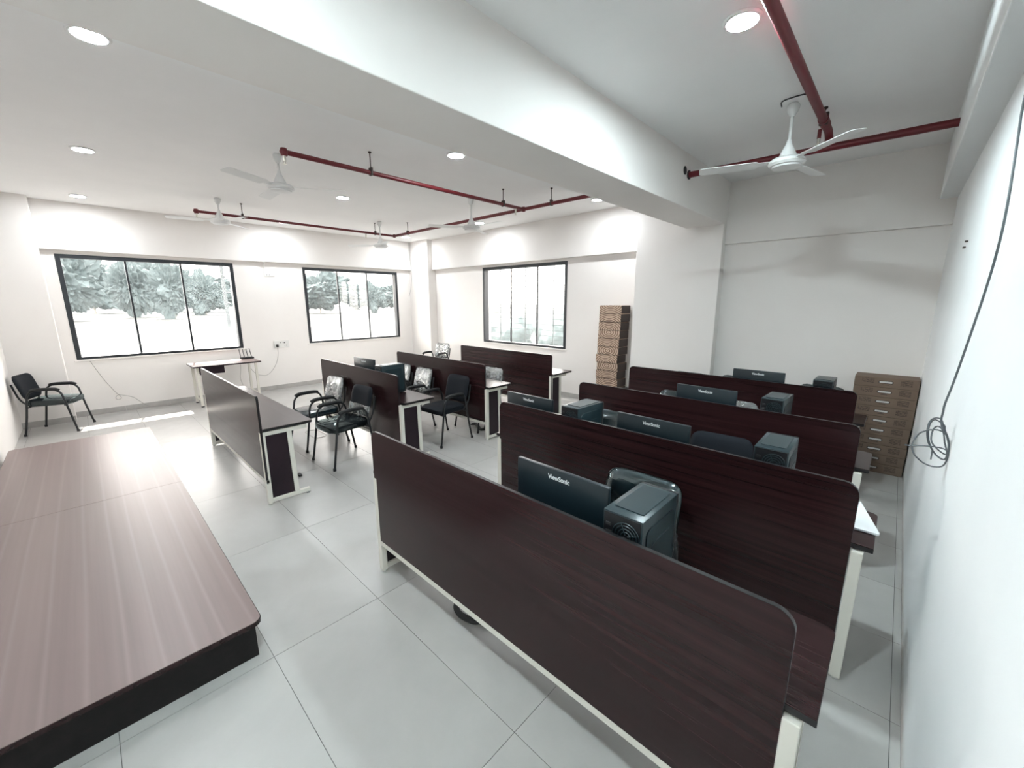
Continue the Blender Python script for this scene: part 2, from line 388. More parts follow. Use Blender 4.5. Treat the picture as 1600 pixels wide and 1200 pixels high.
def window(i, axis, a, b, fixed, out):
    """axis: the direction the window runs; out: +1/-1 towards the outside along the other axis"""
    r = bpy.data.objects.new('window_%d' % i, None); COL.objects.link(r); struct(r)
    def bx(m, u0, u1, d0, d1, z0, z1, bev=0):
        d0, d1 = sorted((fixed+out*d0, fixed+out*d1))
        if axis == 'y': m.box(d0, d1, u0, u1, z0, z1, bev)
        else: m.box(u0, u1, d0, d1, z0, z1, bev)
        return m
    t = .06; D = .125
    for u0, u1, z0, z1 in ((a, a+t, ZB, ZT), (b-t, b, ZB, ZT), (a+t, b-t, ZT-t, ZT), (a+t, b-t, ZB, ZB+t*.7)):
        bx(MB(), u0, u1, -.006, D, z0, z1, .003).build('frame', 'frame', r)
    L = (b-a-2*t)/3
    for k in (1, 2):
        u = a+t+L*k
        bx(MB(), u-.014, u+.014, .075, .112, ZB+.03, ZT-t, .003).build('mullion', 'frame', r)
    for k in range(3):
        u = a+t+L*k; g = .014
        bx(MB(), u+(g if k else 0), u+L-(g if k < 2 else 0), .092, .096, ZB+t*.7, ZT-t).build('pane', 'glass', r)
    bx(MB(), a-.03, b+.03, -.018, .0, ZB-.028, ZB-.002, .004).build('window_sill', 'wall', r)
    return r
window(1, 'y', *W1, 0, -1); window(2, 'y', *W2, 0, -1); w3 = window(3, 'x', *W3, YB, 1)
for k in range(3):   # security bars outside the back window
    x = 2.98+.76*k
    MB().box(x-.008, x+.008, YB+.2, YB+.216, ZB, ZT).build('grille_bar', 'galv', w3)
for k in range(14):
    z = ZB+.10+.113*k
    MB().box(W3[0], W3[1], YB+.216, YB+.226, z-.005, z+.005).build('grille_bar', 'galv', w3)
# sunshade slab above the far windows
tag(MB().box(-1.16, -T+.01, YC-.4, YB+.4, 2.665, 2.77).build('trim_9', 'outer'), kind='structure')

# ------------------------------------------------------------------ ceiling lamps
def ceiling_light(x, y, label):
    t = thing('ceiling_light', label, 'lamp', (x, y, H), 0, 'round LED ceiling lights')
    MB().lathe([(.079, -.004), (.079, -.013), (.092, -.012), (.099, -.004), (.099, .0)], 32).build('rim', 'white', t, smooth=40)
    MB().lathe([(.0, -.009), (.079, -.009), (.079, -.002), (0, -.002)], 32).build('diffuser', 'lamp_near' if x > 8 else 'lamp', t)
for x, y, l in ((6.03, -.775, 'lit round ceiling light at the edge of the big beam, nearest the left wall'),
                (3.43, -.78, 'lit round ceiling light left of the nearest left fan, second in the left wall row'),
                (.78, -.81, 'lit round ceiling light above the left end of the left window'),
                (6.01, 1.92, 'lit round ceiling light peeking past the middle of the big beam'),
                (3.42, 1.88, 'lit round ceiling light just beyond the long blade of the nearest left fan'),
                (.73, 1.90, 'lit round ceiling light seen behind the red pipe above the wall between the far windows'),
                (.80, 4.58, 'lit round ceiling light in the far corner above the end of the red pipe'),
                (3.39, 4.61, 'lit round ceiling light behind the fan in front of the back window'),
                (6.06, 4.60, 'lit round ceiling light at the beam edge beside the end of the far red pipe'),
                (8.78, 1.69, 'large bright ceiling light next to the red pipe in the near bay'),
                (8.78, -.95, 'ceiling light of the near bay above and behind the camera, out of view')):
    ceiling_light(x, y, l)

# ------------------------------------------------------------------ red sprinkler pipes
PZ = 3.17
def hanger(parent, x, y, along):
    MB().tube([(x, y, PZ+.03), (x, y, H-.005)], .0055, 8).lathe([(.016, H-.012), (.016, H-.002), (0, H-.002)], 10, (x, y, 0)).build('hanger_rod', 'rod', parent)
    m = MB()
    if along == 'x': m.box(x-.014, x+.014, y-.03, y+.03, PZ-.030, PZ+.055, .004)
    else: m.box(x-.03, x+.03, y-.014, y+.014, PZ-.030, PZ+.055, .004)
    m.build('hanger_clamp', 'rod', parent)
def sprinkler(parent, x, y, z):
    MB().lathe([(0, 0), (.014, 0), (.014, -.03), (.007, -.035), (.007, -.055), (.018, -.058), (.018, -.061), (0, -.061)], 12, (x, y, z)).build('sprinkler_head', 'brass', parent)
def joint(parent, x, y, z, r=.04):
    MB().lathe([(0, -r), (r*.75, -r*.8), (r, 0), (r*.75, r*.8), (0, r)], 14, (x, y, z)).build('coupling', 'pipe', parent, smooth=True)
p = thing('sprinkler_pipe', 'long red sprinkler pipe through the big beam with two branches over the far bay', 'pipe', (1.9, 3.62, PZ))
inv = Matrix.Translation((-1.9, -3.62, -PZ))
pc = []
def P_(mb, name, m, sm=40): o = mb.xf(inv).build(name, m, p, smooth=sm); return o
P_(MB().tube([(1.9, 3.62, PZ), (7.31, 3.62, PZ)], .024, 14), 'main_pipe', 'pipe')
P_(MB().tube([(1.9, 3.62, PZ), (1.9, .36, PZ)], .020, 14), 'branch_pipe', 'pipe')
P_(MB().tube([(5.44, 3.62, PZ), (5.44, .42, PZ)], .022, 14), 'branch_pipe', 'pipe')
for q in ((1.9, 3.62), (5.44, 3.62), (1.9, .36), (5.44, .42)):
    P_(MB().lathe([(0, -.036), (.027, -.03), (.036, 0), (.027, .03), (0, .036)], 14, (*q, PZ)), 'coupling', 'pipe', True)
for q in ((1.9, .36), (5.44, .42), (1.9, 3.0), (5.44, 3.45)):
    P_(MB().lathe([(0, 0), (.014, 0), (.014, -.055), (.007, -.06), (.007, -.075), (.018, -.078), (.018, -.081), (0, -.081)], 12, (*q, PZ-.02)), 'sprinkler_head', 'brass')
for x, y, al in ((1.9, .95, 'y'), (1.9, 3.2, 'y'), (5.44, 1.25, 'y'), (5.44, 3.2, 'y'), (2.4, 3.62, 'x'), (5.95, 3.62, 'x')):
    P_(MB().tube([(x, y, PZ+.03), (x, y, H-.003)], .0055, 8).lathe([(.016, H-.012), (.016, H-.001), (0, H-.001)], 10, (x, y, 0)), 'hanger_rod', 'rod')
    d = (.012, .027) if al == 'x' else (.027, .012)
    P_(MB().box(x-d[0], x+d[0], y-d[1], y+d[1], PZ-.027, PZ+.05, .004), 'hanger_clamp', 'rod')
p = thing('sprinkler_pipe', 'thick red sprinkler pipe of the near bay, running into the right wall beam', 'pipe', (8.97, 3.66, PZ))
inv = Matrix.Translation((-8.97, -3.66, -PZ))
P_(MB().tube([(7.795, 3.62, PZ), (9.752, 3.70, PZ)], .030, 16), 'main_pipe', 'pipe')
P_(MB().tube([(8.97, 3.66, PZ+.02), (8.97, 3.64, PZ+.07), (8.97, 3.58, PZ+.10), (8.97, 3.5, PZ+.105), (8.97, -1.85, PZ+.105)], .030, 16), 'branch_pipe', 'pipe')
P_(MB().tube([(8.97, 3.40, PZ+.105), (8.97, 3.24, PZ+.105)], .036, 16), 'coupling', 'pipe')
P_(MB().tube([(8.93, 3.43, PZ+.09), (8.93, 3.43, PZ+.02)], .014, 12), 'drop_nipple', 'pipe')
P_(MB().lathe([(0, 0), (.012, 0), (.012, -.03), (.006, -.035), (.006, -.045), (.017, -.047), (.017, -.05), (0, -.05)], 12, (8.93, 3.43, PZ+.02)), 'sprinkler_head', 'brass')
P_(MB().tube([(8.97, 3.28, PZ+.13), (8.97, 3.28, H-.003)], .0055, 8).lathe([(.018, H-.012), (.018, H-.001), (0, H-.001)], 10, (8.97, 3.28, 0)), 'hanger_rod', 'rod')
P_(MB().box(8.94, 9.0, 3.268, 3.292, PZ+.07, PZ+.16, .004), 'hanger_clamp', 'rod')
P_(MB().tube([(7.792, 3.62, PZ), (7.802, 3.62, PZ)], .045, 16), 'sleeve', 'rubber')
tag(MB().tube([(7.786, 3.52, PZ+.025), (7.793, 3.52, PZ+.025)], .042, 16).build('pipe_opening', 'rubber'), 'dark round opening in the big beam beside the red pipe', 'opening')

# ------------------------------------------------------------------ ceiling fans
def fan(x, y, zh, a0, label):
    t = thing('ceiling_fan', label, 'fan', (x, y, H), 0, 'white ceiling fans')
    d = zh-H
    MB().lathe([(0, 0), (.030, -.002), (.045, -.02), (.040, -.05), (.018, -.095), (0, -.095)], 20).build('canopy', 'white', t, smooth=50)
    MB().tube([(0, 0, -.08), (0, 0, d+.10)], .011, 12).build('rod', 'white', t, smooth=True)
    mt = MB().lathe([(0, d+.17), (.016, d+.17), (.022, d+.14), (.055, d+.07), (.062, d+.045), (.105, d+.035), (.125, d+.018), (.128, d-.005), (.118, d-.018),
               (.105, d-.022), (.10, d-.034), (.06, d-.042), (0, d-.044)], 32).build('motor', 'white', t, smooth=35)
    MB().lathe([(.126, d+.004), (.131, d+.004), (.131, d-.004), (.126, d-.004)], 32).build('band', 'white_plastic', mt)
    for k in range(3):
        a = R(a0+120*k)
        bl = MB().prism(rrect(.20, .64, -.062, .062, .03, 4), 'z', -.002, .002)
        bl.xf(Matrix.Rotation(R(9), 4, 'X'))
        o = bl.build('blade', 'white', t, (0, 0, d+.01)); o.rotation_euler[2] = a
        ir = MB().prism([(.10, -.022), (.27, -.04), (.27, .04), (.10, .022)], 'z', .0025, .0065).xf(Matrix.Rotation(R(9), 4, 'X'))
        ir.build('blade_iron', 'white', o)
fan(4.70, .61, 3.035, 58, 'white ceiling fan on the left, nearest the big beam, blade pointing right')
fan(2.05, .61, 3.035, 15, 'white ceiling fan near the left window, under the far red branch pipe')
fan(2.10, 3.19, 2.92, 220, 'white ceiling fan hanging low in front of the far right window')
fan(4.72, 3.24, 2.95, 118, 'white ceiling fan in front of the back window, under the red branch pipe')
fan(8.80, 3.03, 2.94, -42, 'large white ceiling fan of the near bay hanging beside the red pipes')
tag(MB().tube([(8.72, 3.02, H-.004), (8.75, 2.9, H-.012), (8.86, 2.88, H-.012), (8.92, 2.92, H-.004)], .005, 6, smooth_n=6).build('fan_wire', 'rubber'), 'short black wire arching over the canopy of the near bay fan', 'wire')

# ------------------------------------------------------------------ platform
pf = thing('teaching_platform', 'low wooden teaching platform with two mahogany top boards along the left wall', 'platform', (4.96, -1.22, 0))
MB().box(-2.40, 2.41, -.575, .57, 0, .195).build('base', 'black_wood', pf)
for s in (-1, 1):
    poly = rrect(-2.44 if s < 0 else .002, -.002 if s < 0 else 2.44, -.60, .60, .05, 5, (s < 0, s > 0, s > 0, s < 0))
    b_ = MB().prism(poly, 'z', .1955, .222).build('top_board', 'mahog', pf)
    e = [(u, v) for u, v in rrect(-2.443 if s < 0 else .0022, -.0022 if s < 0 else 2.443, -.603, .603, .05, 5, (s < 0, s > 0, s > 0, s < 0))]
    MB().prism(e, 'z', .1965, .2185).build('edge_band', 'wenge', b_)

# ------------------------------------------------------------------ desks
def desk(x0, x1, y, label, oh0=.06, oh1=.075, r=.055, zt=1.035, depth=.455):
    cx = (x0+x1)/2; hl = (x1-x0)/2
    t = thing('computer_desk', label, 'desk', (cx, y, 0), 0, 'long wenge computer desks with privacy screens')
    sc = MB().prism(rrect(-hl, hl, .25, zt, r, 6, (0, 0, 1, 1)), 'y', .001, .021).build('privacy_screen', 'wenge', t)
    MB().prism(rrect(-hl-.0015, hl+.0015, .2505, zt+.0015, r, 6, (0, 0, 1, 1)), 'y', .003, .019).build('edge_band', 'band', sc)
    a, b = -hl-oh0, hl+oh1
    tp = MB().prism(rrect(a, b, .022, depth, .035, 5, (0, 0, 1, 1)), 'z', .713, .738).build('tabletop', 'wenge', t)
    MB().prism(rrect(a-.002, b+.002, .0215, depth+.002, .035, 5, (0, 0, 1, 1)), 'z', .7145, .7355).build('edge_band', 'band', tp)
    MB().box(-hl, hl, .002, .03, .212, .25, .003).build('bottom_rail', 'cream', t)
    MB().box(-hl+.04, hl-.04, .10, .14, .672, .706, .003).build('top_rail', 'cream', t)
    for s in (-1, 1):
        xo = (hl+max(oh1-.03, 0)) if s > 0 else (-hl-max(oh0-.03, 0))
        p0, p1 = sorted((xo, xo-s*.045))
        m = MB()
        m.box(p0, p1, .0, .04, .012, .706, .004)                              # upright by the screen
        m.box(p0+.002, p1-.002, .04, .40, .668, .706, .004)                   # top arm
        m.box(p0+.002, p1-.002, .04, .375, .018, .055, .004)                  # foot bar
        m.prism([(.222, .668), (.262, .668), (.275, .055), (.235, .055)], 'x', p0+.004, p1-.004)
        lf = m.build('leg_frame', 'cream', t)
        xm = (p0+p1)/2
        MB().prism([(.041, .665), (.221, .665), (.234, .058), (.041, .058)], 'x', xm-.006, xm+.006).build('infill_panel', 'infill', lf)
        for yy in (.02, .355): MB().lathe([(0, 0), (.016, 0), (.018, .008), (.008, .012), (.008, .02), (0, .02)], 12, (xm, yy, 0)).build('foot', 'chrome' if yy > .1 else 'white_plastic', lf)
    return t
desk(7.215, 9.540, .150, 'dark computer desk nearest the camera, front of the right block', .045, .075)
desk(7.265, 9.605, 1.288, 'second computer desk of the right block, white folder on its right end', .06, .08, .06)
desk(7.285, 9.540, 2.445, 'dark computer desk of the right block, third from the camera', .06, .075, .05)
desk(7.165, 9.440, 3.770, 'dark computer desk of the right block, farthest, in front of the white column', .06, .08, .05)
desk(3.255, 5.600, -.090, 'dark computer desk beside the teaching platform, nearest of the left block, bare top', .02, .008, .03, 1.04)
desk(3.530, 5.632, 1.295, 'dark computer desk of the left block with two wrapped chairs against its screen', .06, .07, .035, 1.045)
desk(3.555, 5.730, 2.535, 'dark computer desk of the left block, third, with the plain black chair against its screen', .06, .065, .035, 1.04)
desk(3.580, 5.785, 3.900, 'dark computer desk of the left block, farthest, under the back window', .06, .03, .03, 1.04, .52)

# teacher's table by the left window
tt = thing('teacher_table', 'small wooden table on cream legs under the left window', 'table', (.50, .705, 0))
tp = MB().prism(rrect(-.33, .33, -.525, .525, .015, 3), 'z', .727, .752).build('tabletop', 'mahog', tt)
MB().prism(rrect(-.332, .332, -.527, .527, .016, 3), 'z', .7285, .7505).build('edge_band', 'infill', tp)
for s in (-1, 1):
    for x in (-.27, .21):
        lg = MB().box(x-.02, x+.02, s*.455-.02, s*.455+.02, .02, .727, .003).build('leg', 'cream', tt)
        MB().box(x-.022, x+.022, s*.455-.022, s*.455+.022, 0, .02, .003).build('foot', 'rubber', lg)
    MB().box(-.25, .19, s*.455-.012, s*.455+.012, .10, .125, .003).build('foot_rail', 'cream', tt)
    MB().box(-.25, .19, s*.455-.012, s*.455+.012, .70, .727, .003).build('top_rail', 'cream', tt)
MB().box(.232, .25, -.43, -.06, .59, .722, .002).build('drawer_front', 'infill', tt)
MB().box(.0, .232, -.42, -.07, .60, .722).build('drawer_box', 'wenge', tt)
ro = thing('wifi_router', 'small black router with four antennas on the table under the left window', 'router', (.12+.13, 1.14, .752))
MB().box(-.06, .06, -.11, .11, 0, .028, .006).build('body', 'rubber', ro)
for k in range(4):
    y = -.095+.063*k
    MB().tube([(-.055, y, .02), (-.068, y-.012-.012*k/3, .19)], .0065, 8).build('antenna', 'rubber', ro)

# ------------------------------------------------------------------ chairs (local: faces -y)
def cushion(w_, h_, t_, r, n=6):
    """rounded slab in the xy plane, domed on top"""
    m = MB(); m.prism(rrect(-w_/2, w_/2, -h_/2, h_/2, r, n), 'z', 0, t_, t_*.32); return m
def bend(mb, k):
    for v in mb.bm.verts: v.co.z += k*v.co.x*v.co.x
    return mb
def subdiv(mb, cuts=3):
    bmesh.ops.triangulate(mb.bm, faces=[f for f in mb.bm.faces if len(f.verts) > 4]); return mb
def loft_back(w_, h_, t_, k=.55, grow=0.):
    """curved, rounded backrest in local axes: x width, z height, front towards -y"""
    NX, NZ = 12, 8; r = .075; m = MB(); A = {}; 
    def pos(i, j, side):
        u = -1+2*i/NX; v = -1+2*j/NZ
        x = u*w_/2; z = v*h_/2
        # squeeze corners to a rounded outline
        ax = max(0, abs(x)-(w_/2-r)); az = max(0, abs(z)-(h_/2-r))
        d = max(ax, az)
        if ax > 0 and az > 0:
            l = math.hypot(ax, az); f = d/l
            x = math.copysign(w_/2-r+ax*f, x); z = math.copysign(h_/2-r+az*f, z)
        e = min(1., max(abs(u), abs(v)))
        th = t_/2*math.sqrt(max(0, 1-e**6))*.85+t_*.075
        y = -k*x*x + (-th if side == 0 else th*.8)
        s = 1+grow
        return (x*s, y*(1+grow*6)-(grow*.05 if side == 0 else 0), z*s)
    for sd_ in (0, 1):
        for i in range(NX+1):
            for j in range(NZ+1): A[i, j, sd_] = m.bm.verts.new(pos(i, j, sd_))
    for i in range(NX):
        for j in range(NZ):
            m.bm.faces.new((A[i, j, 0], A[i+1, j, 0], A[i+1, j+1, 0], A[i, j+1, 0]))
            m.bm.faces.new((A[i, j, 1], A[i, j+1, 1], A[i+1, j+1, 1], A[i+1, j, 1]))
    for i in range(NX):
        for j in (0, NZ): m.bm.faces.new((A[i, j, 0], A[i, j, 1], A[i+1, j, 1], A[i+1, j, 0]))
    for j in range(NZ):
        for i in (0, NX): m.bm.faces.new((A[i, j, 0], A[i, j+1, 0], A[i, j+1, 1], A[i, j, 1]))
    return m
BK = Matrix.Translation((0, .275, .675)) @ Matrix.Rotation(R(-14), 4, 'X')
ST = Matrix.Translation((0, -.01, .425)) @ Matrix.Rotation(R(2), 4, 'X')
def seat_mb(grow=0.):
    m = MB().prism(rrect(-.225-grow, .225+grow, -.235-grow, .215+grow, .07, 5), 'z', 0-grow, .055+grow, .02); return m
CH = {}
CH['seat'] = lambda mt: seat_mb().xf(ST).mesh('seat', mt, 50)
CH['seat_wrap'] = seat_mb(.007).xf(ST).mesh('plastic_wrap', 'wrap_tight', 50)
CH['back'] = lambda mt: loft_back(.44, .36, .06).xf(BK).mesh('backrest', mt, True)
CH['back_wrap'] = loft_back(.44, .36, .06, grow=.035).xf(BK).mesh('plastic_wrap', 'wrap', True)
def half_wrap(lo, hi):
    m = loft_back(.44, .36, .06, grow=.035)
    bmesh.ops.delete(m.bm, geom=[v for v in m.bm.verts if not (lo <= v.co.z <= hi)], context='VERTS')
    return m.xf(BK).mesh('plastic_wrap', 'wrap', True)
CH['back_tight'] = loft_back(.44, .36, .06, grow=.04).xf(BK).mesh('plastic_wrap', 'wrap_tight', True)
CH['back_wrap_low'] = half_wrap(-.2, -.01)
CH['seat_f'] = CH['seat']('fabric'); CH['seat_v'] = CH['seat']('vinyl'); CH['back_f'] = CH['back']('fabric'); CH['back_v'] = CH['back']('vinyl')
CH['side'] = []; CH['arm'] = []; CH['post'] = []; CH['cap'] = []
for s in (-1, 1):
    x = s*.245
    CH['side'].append(MB().tube([(x+s*.012, -.275, .012), (x, -.225, .30), (x, -.195, .50), (x, -.175, .585), (x, -.12, .632), (x, -.04, .640), (x, .06, .640), (x, .125, .630), (x, .165, .585), (x, .185, .50), (x, .22, .28), (x+s*.012, .27, .012)], .0125, 10, smooth_n=3).mesh('side_frame', 'black_tube', True))
    CH['arm'].append(MB().tube([(x, -.165, .628), (x, -.12, .650), (x, -.02, .655), (x, .08, .653), (x, .13, .640)], .021, 10, smooth_n=3).mesh('armrest', 'rubber', True))
    CH['post'].append(MB().tube([(s*.20, .17, .41), (s*.20, .235, .47), (s*.195, .285, .56), (s*.19, .325, .74)], .011, 8, smooth_n=3).mesh('back_post', 'black_tube', True))
    CH['cap'].append([MB().lathe([(0, 0), (.017, 0), (.017, .03), (0, .03)], 10, (x+s*.012, yy, 0)).mesh('foot_cap', 'rubber') for yy in (-.276, .271)])
CH['cross'] = [MB().tube([(-.245, yy, .405), (.245, yy, .405)], .011, 8).mesh('crossbar', 'black_tube') for yy in (-.19, .19)]
CH['rails'] = MB().tube([(-.18, -.19, .412), (-.18, .19, .412)], .010, 8).mesh('seat_rail', 'black_tube')
CH['rails2'] = MB().tube([(.18, -.19, .412), (.18, .19, .412)], .010, 8).mesh('seat_rail', 'black_tube')
def chair(x, y, deg, label, skin='f', wrap=''):
    t = thing('office_chair', label, 'chair', (x, y, 0), R(deg), 'black visitor armchairs')
    st = put('seat', CH['seat_'+skin], t); bk = put('backrest', CH['back_'+skin], t)
    if 's' in wrap: tag(put('plastic_wrap', CH['seat_wrap'], st), 'shiny clear plastic cover')
    if 'b' in wrap: tag(put('plastic_wrap', CH['back_wrap'], bk), 'clear crinkled plastic cover')
    if 't' in wrap: tag(put('plastic_wrap', CH['back_tight'], bk), 'tight shiny clear plastic cover')
    if 'l' in wrap: tag(put('plastic_wrap', CH['back_wrap_low'], bk), 'clear crinkled plastic cover')
    for i in (0, 1):
        sf = put('side_frame', CH['side'][i], t); put('armrest', CH['arm'][i], t); put('back_post', CH['post'][i], t); put('crossbar', CH['cross'][i], t)
        for c in CH['cap'][i]: put('foot_cap', c, sf)
    put('seat_rail', CH['rails'], t); put('seat_rail', CH['rails2'], t)
    return t
chair(.725, -1.475, 180-20, 'black armchair alone against the left wall beside the left window, torn plastic on its seat', 'f', 's')
chair(4.985, .925, 4, 'black armchair at the desk beside the platform, lower half of its back in torn plastic', 'f', 'ls')
chair(4.165, .945, 2, 'black armchair with fully plastic-wrapped back, next to the half-wrapped one', 'v', 'b')
chair(5.275, 2.190, 3, 'plain black armchair without plastic in the aisle end of the left block', 'f')
chair(4.42, 2.190, -3, 'armchair with silvery torn plastic on its back, next to the plain black chair', 'v', 'b')
chair(3.83, 2.200, 2, 'wrapped armchair half hidden behind the computer tower of the left block', 'v', 'b')
chair(5.18, 2.93, 0, 'glossy wrapped armchair showing above the aisle end of the left block third desk', 'v', 'b')
chair(1.62, 4.71, 10, 'grey wrapped armchair alone in the far corner beside the far right window', 'v', 'b')
chair(8.675, .81, 2, 'large glossy armchair behind the computer tower on the nearest desk', 'v', 't')
chair(8.78, 1.92, 4, 'plain black armchair back beside the right tower on the second desk of the right block', 'f')
chair(7.78, 1.93, 0, 'shiny armchair right of the left tower on the second desk of the right block', 'v', 't')
chair(7.95, 3.18, 0, 'armchair hidden behind the monitor on the third desk of the right block, one edge showing', 'v', 't')
chair(8.51, 3.16, 0, 'armchair with lifted plastic right of the monitor on the third desk of the right block', 'v', 'b')
chair(7.55, 4.55, 0, 'armchair behind the farthest right desk, leftmost, only its top edge showing', 'v', 't')
chair(8.16, 4.67, 0, 'armchair behind the monitor on the farthest desk of the right block', 'v', 't')
chair(9.06, 4.67, 0, 'armchair behind the computer tower on the farthest desk of the right block', 'v', 't')

# ------------------------------------------------------------------ monitors and towers
tc = bpy.data.curves.new('lettering', 'FONT'); tc.body = 'ViewSonic'; tc.size = .030; tc.align_x = 'CENTER'; tc.extrude = .0006; tc.offset = .0006
to = bpy.data.objects.new('lettering', tc); COL.objects.link(to)
dg = bpy.context.evaluated_depsgraph_get(); LOGO = bpy.data.meshes.new_from_object(to.evaluated_get(dg)); LOGO.materials.clear(); LOGO.materials.append(M['logo'])
bpy.data.objects.remove(to)
LOGO.transform(Matrix.Rotation(R(90), 4, 'X'))
wl = max(v.co.x for v in LOGO.vertices)-min(v.co.x for v in LOGO.vertices)
LOGO.transform(Matrix.Diagonal((.118/wl, 1, 1.05, 1)))
MO = {}
MO['shell'] = MB().box(-.248, .248, -.012, .012, -.147, .147, .006).mesh('shell', 'monitor', 40)
MO['hump'] = MB().prism([(-.19, -.135), (.19, -.135), (.19, -.095), (.15, -.075), (-.15, -.075), (-.19, -.095)], 'y', -.026, -.010, .004).mesh('rear_housing', 'monitor')
MO['screen'] = MB().box(-.24, .24, .0115, .0135, -.128, .139).mesh('screen', 'screen')
MO['neck'] = MB().prism(rrect(-.03, .03, -.115, .05, .008, 3), 'y', -.045, -.024, .003).mesh('stand_neck', 'monitor')
MO['base'] = MB().prism(rrect(-.11, .11, -.085, .085, .04, 5), 'z', 0, .012, .003).mesh('stand_base', 'monitor')
def monitor(x, y, label, rz=0., z=.738, top=1.122):
    t = thing('monitor', label, 'monitor', (x, y, z), R(rz), 'black desktop monitors')
    zc = top-z-.147
    put('shell', MO['shell'], t, (0, 0, zc)); h = put('rear_housing', MO['hump'], t, (0, .0, zc)); put('screen', MO['screen'], t, (0, 0, zc))
    nk = MB().prism(rrect(-.03, .03,   .008, zc-.07, .006, 3), 'y', -.046, -.024, .003).build('stand_neck', 'monitor', t)
    put('stand_base', MO['base'], t)
    lg = put('lettering', LOGO, t, (0, -.0125, zc+.0985)); lg['label'] = 'white maker lettering on the back'
    return t
monitor(8.630, .315, 'black monitor with white lettering on the nearest desk', 0, top=1.128)
monitor(7.470, 1.440, 'black monitor left of the left tower on the second desk of the right block', 0, top=1.092)
monitor(8.540, 1.435, 'black monitor in the middle of the second desk of the right block', 0, top=1.108)
monitor(8.490, 2.60, 'black monitor on the third desk of the right block', 0, top=1.128)
monitor(8.593, 3.93, 'black monitor on the farthest desk of the right block, against the white wall', 0, top=1.12)
monitor(4.565, 1.455, 'small-looking black monitor on the left block desk behind the two wrapped chairs', 4, top=1.13)

PC = {}
def tower_meshes():
    w_, d, h = .158, .305, .362
    PC['body'] = MB().box(-w_/2, w_/2, 0, d, .008, h, .004).mesh('case', 'pcase', 40)
    PC['top'] = MB().prism(rrect(-w_/2+.02, w_/2-.02, .045, d-.02, .006, 2), 'z', h-.001, h+.004, .0015).mesh('top_panel', 'pcase')
    PC['side'] = MB().prism(rrect(.03, d-.03, .04, h-.045, .03, 4), 'x', w_/2-.001, w_/2+.005, .002).mesh('side_panel', 'pcase')
    PC['side2'] = MB().prism(rrect(.07, d-.07, .09, h-.11, .02, 4), 'x', w_/2+.004, w_/2+.008, .0015).mesh('side_emboss', 'pcase')
    PC['sideL'] = MB().prism(rrect(.03, d-.03, .04, h-.045, .03, 4), 'x', -w_/2-.005, -w_/2+.001, .002).mesh('side_panel', 'pcase')
    PC['rear'] = MB().box(-w_/2+.006, w_/2-.006, -.003, .001, .012, h-.006).mesh('rear_plate', 'pcback')
    m = MB()
    for rr in (.018, .030, .042, .053): m.tube([(.018+rr*math.cos(a*math.pi/10), -.006, .285+rr*math.sin(a*math.pi/10)) for a in range(20)], .0018, 6, True)
    for a in range(4):
        an = a*math.pi/2+.4; m.tube([(.018+.006*math.cos(an), -.006, .285+.006*math.sin(an)), (.018+.054*math.cos(an), -.006, .285+.054*math.sin(an))], .0016, 6)
    PC['fan'] = m.mesh('fan_grille', 'pcase')
    m = MB().box(-.066, -.038, -.006, 0, .262, .286, .003); PC['inlet'] = m.mesh('power_inlet', 'rubber')
    PC['switch'] = MB().box(-.064, -.044, -.007, 0, .305, .318, .002).mesh('power_switch', 'rubber')
    PC['io'] = MB().box(-.07, -.03, -.005, 0, .06, .21, .001).mesh('port_plate', 'chrome')
    PC['slots'] = [MB().box(-.01, .068, -.005, 0, .03+.022*k, .042+.022*k).mesh('slot_cover', 'pcase') for k in range(5)]
    PC['sticker'] = MB().box(-.05, .06, -.0045, -.002, .222, .228).mesh('seam', 'chrome')
    PC['front'] = MB().box(-w_/2, w_/2, d, d+.018, .008, h, .005).mesh('front_bezel', 'rubber')
    PC['plug'] = MB().box(-.062, -.042, -.035, -.005, .265, .283, .003).mesh('power_plug', 'rubber')
    PC['feet'] = [MB().box(sx*.06-.012, sx*.06+.012, yy-.012, yy+.012, 0, .009).mesh('foot', 'rubber') for sx in (-1, 1) for yy in (.04, d-.04)]
tower_meshes()
def tower(x, y, label, rz=0.):
    t = thing('computer_tower', label, 'computer', (x, y, .738), R(rz), 'black desktop computer towers')
    b = put('case', PC['body'], t)
    for k, pn in (('top', 0), ('side', 0), ('sideL', 0), ('front', 0)): put(PC[k].name.split('.')[0], PC[k], t)
    put('side_emboss', PC['side2'], t)
    rp = put('rear_plate', PC['rear'], t)
    for k in ('fan', 'inlet', 'switch', 'io', 'sticker', 'plug'): put(PC[k].name.split('.')[0], PC[k], rp)
    for m in PC['slots']: put('slot_cover', m, rp)
    for m in PC['feet']: put('foot', m, b)
    return t
tower(8.997, .200, 'black computer tower with round fan grille on the nearest desk', 0)
tower(7.960, 1.325, 'black computer tower with bright top on the left half of the second right desk', -3)
tower(9.233, 1.345, 'black computer tower at the right end of the second desk of the right block', 1)
tower(8.985, 2.62, 'black computer tower on the third desk of the right block', -2)
tower(9.170, 3.82, 'black computer tower on the farthest desk of the right block', 0)
tower(5.128, 1.345, 'black computer tower at the aisle end of the left block desk', 2)

